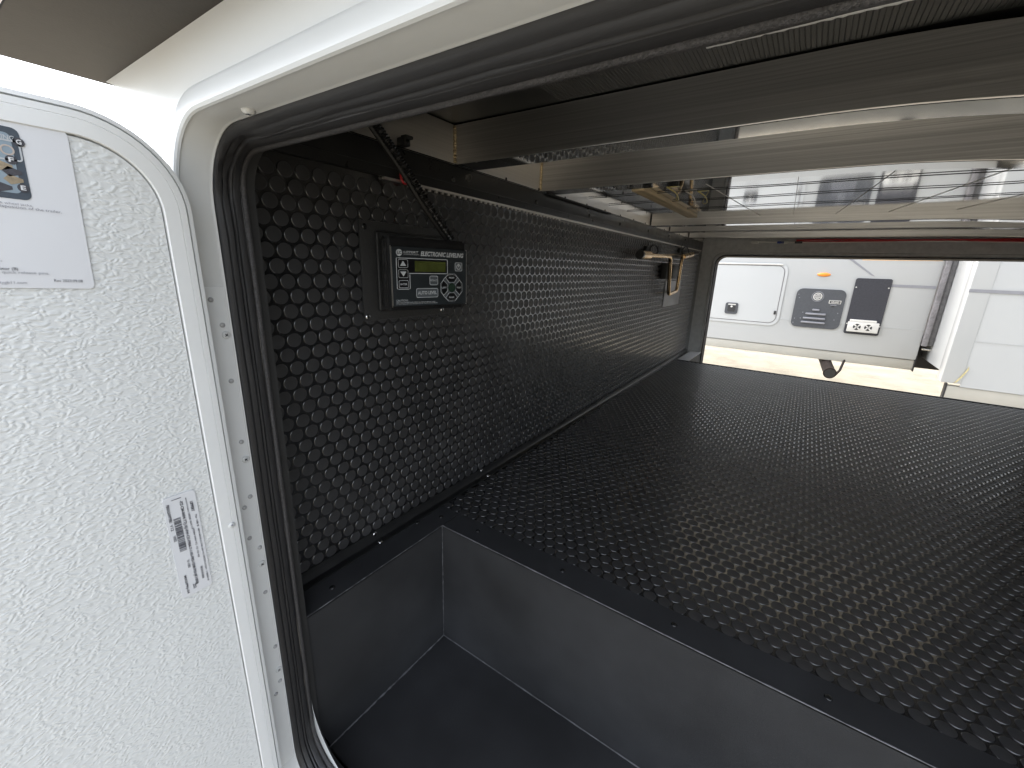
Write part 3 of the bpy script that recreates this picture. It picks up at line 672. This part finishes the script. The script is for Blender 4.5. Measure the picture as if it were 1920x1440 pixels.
# L-shaped outline
w = .0009
for u0, u1, v0, v1 in ((.065, .70, .178, .190), (.205, .70, .430, .442), (.713, .7205, .20, .42), (.046, .0535, .20, .685), (.206, .2135, .455, .685), (.065, .195, .700, .712)):
    rr('outline', u0, u1, v0, v1, .0003, M['print'], H2)
for cu, cv, a0, rad in ((.0585, .203, 90, .0016), (.706, .203, 0, .0016), (.706, .417, 270, .0016), (.0585, .683, 180, .0016), (.2005, .683, 270, .0016)):
    pts = []
    for k in range(7):
        t_ = math.radians(a0+15*k); pts.append((U(cu)+.0017*math.cos(t_), Vv(cv)+.0019*math.sin(t_)))
    for k in range(6, -1, -1):
        t_ = math.radians(a0+15*k); pts.append((U(cu)+.0008*math.cos(t_), Vv(cv)+.0010*math.sin(t_)))
    flat('outline', pf, pts, H2, M['print'], fc)
rr('display', .275, .69, .225, .405, .0006, M['lcd'], H2)
for v0, v1, up in ((.205, .345, 1), (.375, .515, 0)):
    kb = rr('arrow_key', .070, .188, v0, v1, .0018, M['face_black'], H2); ol('key_outline', .070, .188, v0, v1, .0018, .0005, H3, kb)
    cu, cv = .129, (v0+v1)/2; s = 1 if up else -1
    flat('arrow', pf, [(U(cu)-.0048, Vv(cv)-.0030*s), (U(cu)+.0048, Vv(cv)-.0030*s), (U(cu), Vv(cv)+.0036*s)][::1 if up else -1], H3+.0001, M['print'], kb)
kb = rr('enter_key', .070, .190, .555, .685, .002, M['face_black'], H2); ol('key_outline', .070, .190, .555, .685, .002, .0006, H3, kb); ft('ENTER', .088, .172, .638, .032, kb, H3, 0, .02)
kb = rr('power_key', .825, .932, .225, .385, .0026, M['face_grey'], H2); ol('key_outline', .825, .932, .225, .385, .0026, .0007, H3, kb)
cx_, cy_ = U(.8785), Vv(.308)
ring('power_mark', pf, [(cx_+.0040*math.cos(2*math.pi*k/N), cy_+.0040*math.sin(2*math.pi*k/N)) for k in range(N)], [(cx_+.0029*math.cos(2*math.pi*k/N), cy_+.0029*math.sin(2*math.pi*k/N)) for k in range(N)], H3, M['print'], kb)
flat('power_mark', pf, [(cx_-.0006, cy_-.0002), (cx_+.0006, cy_-.0002), (cx_+.0006, cy_+.0048), (cx_-.0006, cy_+.0048)], H3+.0002, M['print'], kb)
kb = rr('retract_key', .465, .578, .475, .64, .0026, M['face_grey'], H2); ol('key_outline', .465, .578, .475, .64, .0026, .0007, H3, kb); ft('RETRACT', .474, .569, .572, .034, kb, H3, 0, .01)
kb = rr('auto_level_key', .285, .578, .695, .86, .0028, M['face_grey'], H2); ol('key_outline', .285, .578, .695, .86, .0028, .0007, H3, kb); ft('AUTO LEVEL', .305, .558, .805, .060, kb, H3, 0, .025)
# round direction pad
ou, ov, RO = U(.775), Vv(.69), .0195
pad = flat('direction_pad', pf, [(ou+RO*1.0*math.cos(2*math.pi*k/32), ov+RO*1.0*math.sin(2*math.pi*k/32)) for k in range(32)], H1, M['face_grey'], fc)
ring('pad_outline', pf, [(ou+RO*math.cos(2*math.pi*k/32), ov+RO*math.sin(2*math.pi*k/32)) for k in range(32)], [(ou+RO*.965*math.cos(2*math.pi*k/32), ov+RO*.965*math.sin(2*math.pi*k/32)) for k in range(32)], H2, M['print'], pad)
for word, ang in (('FRONT', 90), ('LEFT', 180), ('REAR', 270), ('RIGHT', 0)):
    th = math.radians(ang); ca, sa = math.cos(th), math.sin(th)
    shp = [(.0075, -.0050), (.0150, -.0115), (.0185, -.0085), (.0205, -.0060), (.0205, .0060), (.0185, .0085), (.0150, .0115), (.0075, .0050)]
    pts = [(ou+a*ca-b*sa, ov+a*sa+b*ca) for a, b in shp]
    cxx, cyy = ou+.0143*ca, ov+.0143*sa
    inn = [(cxx+(a-cxx)*.92, cyy+(b-cyy)*.92) for a, b in pts]
    kb = flat('direction_key', pf, pts, H2, M['face_black'], pad); ring('key_outline', pf, pts, inn, H3, M['print'], kb)
    text('lettering', pf, word, ou+.0142*ca, ov+.0146*sa-.0012, .0098 if ang in (90, 270) else .0088, .0025, M['print'], kb, h=H3+.0002, bold=.02, align='CENTER')
bb = flat('bubble_level', pf, [(ou+.0078*math.cos(2*math.pi*k/24), ov+.0078*math.sin(2*math.pi*k/24)) for k in range(24)], H3+.0003, M['green'], pad, th=.0006)
ring('level_rim', pf, [(ou+.0078*math.cos(2*math.pi*k/24), ov+.0078*math.sin(2*math.pi*k/24)) for k in range(24)], [(ou+.0068*math.cos(2*math.pi*k/24), ov+.0068*math.sin(2*math.pi*k/24)) for k in range(24)], H3+.0005, M['face_grey'], bb)
ft('CAUTION!', .028, .175, .915, .030)
ft('READ AND UNDERSTAND OPERATOR MANUAL BEFORE USING.', .028, .54, .948, .020); ft('DO NOT USE JACKS FOR TIRE REMOVAL OR UNDER VEHICLE SERVICE.', .028, .575, .976, .020)

# ---------------------------------------------------------------- corrugated conduit
cc = thing('conduit', 'black corrugated cable conduit dropping from the ceiling to the control panel', 'conduit', loc=(.03, .09, .62))
path = spline([(.012, .060, .672), px((708, 238), 0, .024), px((762, 318), 0, .034), px((803, 385), 0, .042), px((846, 441), 0, .050)+Vector((0, 0, -.006))], 260)
tube('sleeve', path, [.0057+.0008*math.sin(i*1.45) for i in range(len(path))], M['plastic'], cc, n=14)
path2 = [p+Vector((-.006, -.003, -.002)) for p in path]
tube('cable', path2[60:], .0042, M['string'], cc, n=10)
cl = thing('cable_clip', 'small black clip beside the conduit on the side rail', 'clip', loc=(.01, .158, .626))
p = px((755, 264), 0, .006)
bm = bmesh.new(); bx(bm, p+Vector((-.006, -.006, -.008)), p+Vector((.010, .006, .004)), .002); bx(bm, p+Vector((0, -.004, .002)), p+Vector((.012, .010, .0065)), .0015); bm_obj('clip_body', bm, M['string'], cl, smooth=True)
screw_head('screw', p+Vector((.0102, 0, -.002)), (1, 0, 0), .003, M['screw_black'], cl)
rw = thing('red_wire_end', 'short red wire end with crimp connector behind the conduit', 'wire', loc=(.008, .15, .575))
tube('wire', spline([px((751, 320), 0, .008), px((752, 333), 0, .009), px((757, 343), 0, .010), px((764, 345), 0, .010)], 20), .0018, M['red'], rw, n=8)
tube('crimp', [px((764, 345), 0, .010), px((770, 351), 0, .011), px((773, 355), 0, .011)], [.0022, .0018, .001], M['zinc'], rw, n=8)

# ---------------------------------------------------------------- crank handle on the wall
ck = thing('crank_handle', 'zinc plated bent crank handle clipped to the coin wall near the far opening', 'crank handle', loc=(.03, 1.6, .36))
X_ = .035
def arc_path(P, rr_):
    P = [Vector(p) for p in P]; out = [P[0]]
    for i in range(1, len(P)-1):
        a, b, c = P[i-1], P[i], P[i+1]; u = (a-b).normalized()*rr_; v_ = (c-b).normalized()*rr_
        for k in range(7):
            t_ = k/6; out.append((b+u)*(1-t_)**2+b*2*t_*(1-t_)+(b+v_)*t_**2)
    return out+[P[-1]]
a0 = px((1207, 478), 0, X_); a1 = px((1257.5, 481), 0, X_); a2 = px((1253, 552), 0, X_); a3 = px((1268.5, 546), 0, X_-.008); a4 = px((1279, 482), 0, X_-.008); a5 = px((1298, 477), 0, X_-.008)
tube('rod', arc_path([a0, a1, a2, a3, a4, a5], .025), .0078, M['zinc'], ck, n=12)
d = (a1-a0).normalized()
tube('socket', [a0-d*.03, a0+d*.06], .0145, M['zinc'], ck, n=16); tube('socket_cap', [a0-d*.045, a0-d*.028], .0152, M['screw_black'], ck, n=16)
d = (a5-a4).normalized(); tube('grip', [a4+d*.02, a5], .012, M['zinc'], ck, n=14); tube('grip_cap', [a5-d*.002, a5+d*.02], .0125, M['screw_black'], ck, n=14)
hb = thing('handle_bracket', 'grey plate with black holder mounted on the coin wall behind the crank', 'bracket', loc=(0, 1.6, .3))
pA, pB = px((1248.5, 527), 0, .003), px((1271, 570), 0, .003)
box('plate', (.0016, pA.y, pB.z), (.004, pB.y, pA.z), M['rv_stripe'], hb, bev=.0006)
h1 = px((1243, 493), 0, .01); h2 = px((1251, 523), 0, .01)
box('clamp', (.003, h1.y, h2.z), (.030, h2.y+.03, h1.z), M['string'], hb, bev=.004)
h1 = px((1260, 498), 0, .01); h2 = px((1272, 518), 0, .01)
box('clamp', (.003, h1.y, h2.z), (.026, h2.y, h1.z), M['string'], hb, bev=.004)
box('clamp_jaw', (.024, px((1252, 497), 0, .02).y, px((1252, 521), 0, .02).z), (.046, px((1260, 497), 0, .02).y, px((1252, 497), 0, .02).z), M['string'], hb, bev=.004)
for k, (q0, w_) in enumerate((((1232, 470), 13), ((1290, 472), 10))):
    zt = thing('cable_tie', ['black looped cable tie over the socket end of the crank', 'black looped cable tie over the grip end of the crank'][k], 'cable tie', loc=px(q0, 0, .01))
    c_ = px(q0, 0, X_)
    lp = [c_+Vector((.006*math.cos(t_)-.012, .030*math.cos(t_)*(1 if k == 0 else 1.2), .021*math.sin(t_))) for t_ in [2*math.pi*i/28 for i in range(29)]]
    tube('strap', lp, .0028, M['string'], zt, n=8)
    box('mount', (.0018, c_.y-.06, c_.z-.008), (.014, c_.y-.03, c_.z+.014), M['string'], zt, bev=.003)
    tube('tail', [Vector((.012, c_.y-.045, c_.z+.012)), Vector((.016, c_.y-.047, c_.z+.030))], .0016, M['string'], zt, n=6)

# ---------------------------------------------------------------- the trailer parked opposite
YR = 4.5
rv = thing('opposite_trailer', 'white travel trailer parked opposite seen through the far opening', 'trailer', loc=(.5, YR, -.3))
box('body', (-4, YR, -.205), (1.392, YR+1.5, 2.4), M['rv'], rv, bev=.02)  # unseen depth made shallow so sun reaches the ground behind
box('skirt', (-4, YR+.012, -.292), (1.386, YR+.30, -.206), M['rv_skirt'], rv, bev=.01)
box('seam', (.36, YR-.0035, .0485), (1.38, YR-.0005, .0535), M['rv'], rv)
box('skirt_end', (1.3865, YR+.004, -.30), (1.394, YR+.25, -.16), M['rv_dark'], rv)
PR = Plane((0, YR, 0), (1, 0, 0), (0, 0, 1))          # normal points to -y
# baggage door
bd = flat('baggage_door', PR, poly2(-.60, .322, .008, .535, .06, 8), .012, M['rv'], rv, th=.011)
ring('door_gasket', PR, poly2(-.607, .329, .001, .542, .066, 8), poly2(-.600, .322, .008, .535, .06, 8), .006, M['rv_seal'], bd)
ring('door_frame', PR, poly2(-.632, .352, -.022, .562, .082, 8), poly2(-.607, .329, .001, .542, .066, 8), .009, M['rv'], bd)
box('drip_rail', (-.62, YR-.020, .545), (.30, YR-.009, .556), M['rv_light_grey'], bd, bev=.004)
la = flat('latch', PR, poly2(-.128, -.012, .062, .174, .02), .020, M['rv_grey'], bd, th=.008)
flat('latch_paddle', PR, poly2(-.104, -.036, .086, .15, .01), .026, M['rv_dark'], la, th=.006); flat('latch_slot', PR, poly2(-.104, -.036, .152, .162, .003), .024, M['rv_light_grey'], la, th=.004)
flat('key_hole', PR, poly2(-.079, -.061, .128, .146, .008), .029, M['rv_light_grey'], la, th=.003)
flat('hinge_stop', PR, poly2(.300, .319, .088, .124, .006), .018, M['rv_dark'], bd, th=.006)
# water heater door
wh = flat('heater_door', PR, poly2(.452, .822, -.006, .345, .05, 8), .014, M['rv_grey'], rv, th=.013)
tag(wh, 'grey rounded heater access door with louvre slots')
N = 28
def circ(a, b, r): return [(a+r*math.cos(2*math.pi*k/N), b+r*math.sin(2*math.pi*k/N)) for k in range(N)]
ring('badge_rim', PR, circ(.617, .278, .046), circ(.617, .278, .042), .017, M['rv_stripe'], wh)
bdg = flat('badge', PR, circ(.617, .278, .034), .017, M['rv_light_grey'], wh, th=.003)
flat('badge_disc', PR, circ(.617, .278, .027), .0185, M['rv_grey'], bdg, th=.001)
for k, (hw_, zz) in enumerate(((.012, .296), (.024, .284), (.024, .272), (.012, .260))):
    flat('badge_bar', PR, [(.617-hw_, zz-.003), (.617+hw_, zz-.003), (.617+hw_, zz+.003), (.617-hw_, zz+.003)], .0200, M['rv_light_grey'], bdg, th=.001)
lab = flat('rating_label', PR, poly2(.708, .796, .222, .252, .003), .0160, M['rv_light_grey'], wh, th=.002); flat('label_ink', PR, poly2(.713, .791, .226, .248, .003), .0168, M['rv_dark'], lab, th=.0005)
text('lettering', PR, 'GIRARD', .752, .230, .058, .014, M['rv_light_grey'], lab, h=.0175, bold=.02, align='CENTER')
flat('lock', PR, poly2(.733, .755, .192, .204, .002), .0165, M['rv_dark'], wh, th=.002)
flat('lock_plate', PR, poly2(.722, .768, .207, .213, .002), .0165, M['rv_stripe'], wh, th=.002)
for a0_, a1_, z_ in ((.598, .652, .158), (.552, .705, .121), (.540, .708, .081), (.530, .712, .043)):
    bm = bmesh.new(); bx(bm, (a0_, YR-.030, z_-.008), (a1_, YR-.013, z_+.008), .006); bm_obj('louvre', bm, M['rv_stripe'], wh, smooth=True)
for q in ((.475, .07), (.480, .26), (.470, .03), (.53, .13), (.52, .075), (.79, .14), (.775, .08), (.47, .29)): flat('bolt', PR, circ(q[0], q[1], .004), .0165, M['rv_stripe'], wh, th=.003)
# furnace plate with two exhaust vents
fp = flat('furnace_plate', PR, poly2(.862, 1.106, -.028, .452, .016), .012, M['rv_grey'], rv, th=.011); tag(fp, 'dark grey furnace plate with twin cross vents')
fp.data.materials[0] = M['plate_dark'] = mat('rv plate dark', (.032, .032, .039), .6, noise_amt=.2, noise_scale=80)
vb = box('vent_box', (.878, YR-.040, -.006), (1.092, YR-.013, .080), M['rv_light_grey'], fp, bev=.004)
box('vent_cap', (.886, YR-.034, .081), (1.072, YR-.013, .100), M['rv_light_grey'], fp, bev=.006)
for cx_ in (.944, 1.022):
    vo = flat('vent_opening', PR, circ(cx_, .038, .027), .0412, M['rv_dark'], vb, th=.001)
    for s in (1, -1):
        e = .022; w_ = .0036
        flat('vent_bar', PR, [(cx_-e-w_, .038-s*e+s*w_), (cx_-e+w_, .038-s*e-s*w_), (cx_+e+w_, .038+s*e-s*w_), (cx_+e-w_, .038+s*e+s*w_)][::s], .043, M['rv_light_grey'], vo, th=.001)
for q in ((.875, .375), (1.092, .378), (.872, .06), (1.100, .052)): flat('bolt', PR, circ(q[0], q[1], .005), .0145, M['rv_light_grey'], fp, th=.003)
# marker light, stripes
bm = bmesh.new(); r_ = bmesh.ops.create_uvsphere(bm, u_segments=20, v_segments=10, radius=1)
for v_ in bm.verts: v_.co = Vector((.627+v_.co.x*.050, YR-.002+v_.co.y*.016, .472+v_.co.z*.018))
ml_ = bm_obj('marker_light', bm, M['amber'], rv, smooth=True)
flat('stripe', PR, [(.735, .640), (.957, .478), (.985, .470), (.765, .640)], .003, M['rv_stripe'], rv)
flat('stripe', PR, [(1.107, .389), (1.381, .387), (1.381, .409), (1.107, .411)], .003, M['rv_stripe'], rv)
flat('stripe', PR, [(.872, .600), (1.375, .604), (1.375, .700), (.872, .700)], .003, mat('rv tan stripe', (.75, .52, .32), .4, noise_amt=.05), rv)
# slide-out seal and slide-out room
sb = box('slide_seal', (1.393, YR-.045, -.075), (1.425, YR+.02, 1.6), M['rv_seal'], rv, bev=.006)
box('slide_seal', (1.4255, YR-.030, -.070), (1.462, YR+.02, 1.6), M['rv_seal_d'], rv, bev=.006)
YS = 3.95
sr_ = thing('slide_out_room', 'white slide-out room pushed out from the trailer parked opposite', 'slide-out', loc=(1.46, YS, -.28))
box('room', (1.463, YS+.004, -.20), (3.8, YR+.6, 2.2), M['rv'], sr_, bev=.004)
box('corner_trim', (1.455, YS-.006, -.262), (1.560, YS+.003, 2.2), M['rv'], sr_, bev=.003)
box('corner_trim', (1.454, YS-.003, -.262), (1.462, YS+.12, 2.2), M['rv'], sr_, bev=.002)
bm = bmesh.new(); bx(bm, (1.5605, YS-.002, -.282), (3.8, YS+.0035, .0455)); bm_obj('lower_panel', bm, M['rv'], sr_)
bm = bmesh.new(); bx(bm, (1.5605, YS-.002, .0505), (3.8, YS+.0035, 2.2)); bm_obj('upper_panel', bm, M['rv'], sr_)
bm = bmesh.new(); bx(bm, (1.5605, YS-.004, .046), (3.8, YS-.0022, .050)); bm_obj('seam', bm, M['rv'], sr_)
box('skirt', (1.50, YS+.006, -.40), (3.8, YS+.06, -.2835), M['rv_skirt'], sr_, bev=.006)
box('skirt_end', (1.490, YS+.01, -.39), (1.4995, YS+.055, -.27), M['rv_dark'], sr_)
PS = Plane((0, YS, 0), (1, 0, 0), (0, 0, 1))
flat('stripe', PS, [(1.452, .383), (3.7, .372), (3.7, .394), (1.452, .405)], .0085, M['rv_stripe'], sr_)
flat('torn_tape', PS, [(1.522, -.262), (1.535, -.235), (1.566, -.160), (1.574, -.125), (1.578, -.15), (1.560, -.205), (1.538, -.25)], .0092, M['straw'], sr_, th=.001)
# underbody glimpsed beneath the slide-out
ub = thing('trailer_underbody', 'dark chassis parts with silver rod beneath the opposite trailer slide-out', 'chassis', loc=(1.6, 4.6, -.3))
box('chassis_rail', (1.30, 4.75, -.30), (3.8, 4.9, -.02), M['rv_dark'], ub)
tube('slide_rod', [(1.41, 4.54, -.105), (1.75, 4.50, -.122)], .013, M['alu_pol'], ub, n=10)
PU = Plane((0, 4.44, 0), (1, 0, 0), (0, 0, 1))
flat('support_arm', PU, [(1.465, .03), (1.62, -.055), (1.62, -.11), (1.462, -.025)], 0, M['rv_seal'], ub, th=.03)
pp = thing('drain_pipe', 'dark drain pipe hanging below the skirt of the opposite trailer', 'pipe', loc=(.85, 4.4, -.5))
e0, e1 = Vector((.775, 4.75, -.30)), px((1555.5, 699), 1, 4.32)
tube('pipe', [e0, e1], .045, M['pipe'], pp, n=20)
dn = (e1-e0).normalized()
V, F = tube_geo([e1-dn*.002, e1+dn*.012], .050, 20); obj('collar', V, F, M['pipe'], pp, smooth=True, sharp=50)
V, F = tube_geo([e1+dn*.0122, e1+dn*.0126], .040, 20); obj('bore', V, F, M['rv_dark'], pp)
tube('hanger', [(.93, 4.55, -.24), (.90, 4.44, -.36), (.872, 4.42, -.405)], .010, M['pipe'], pp, n=8)
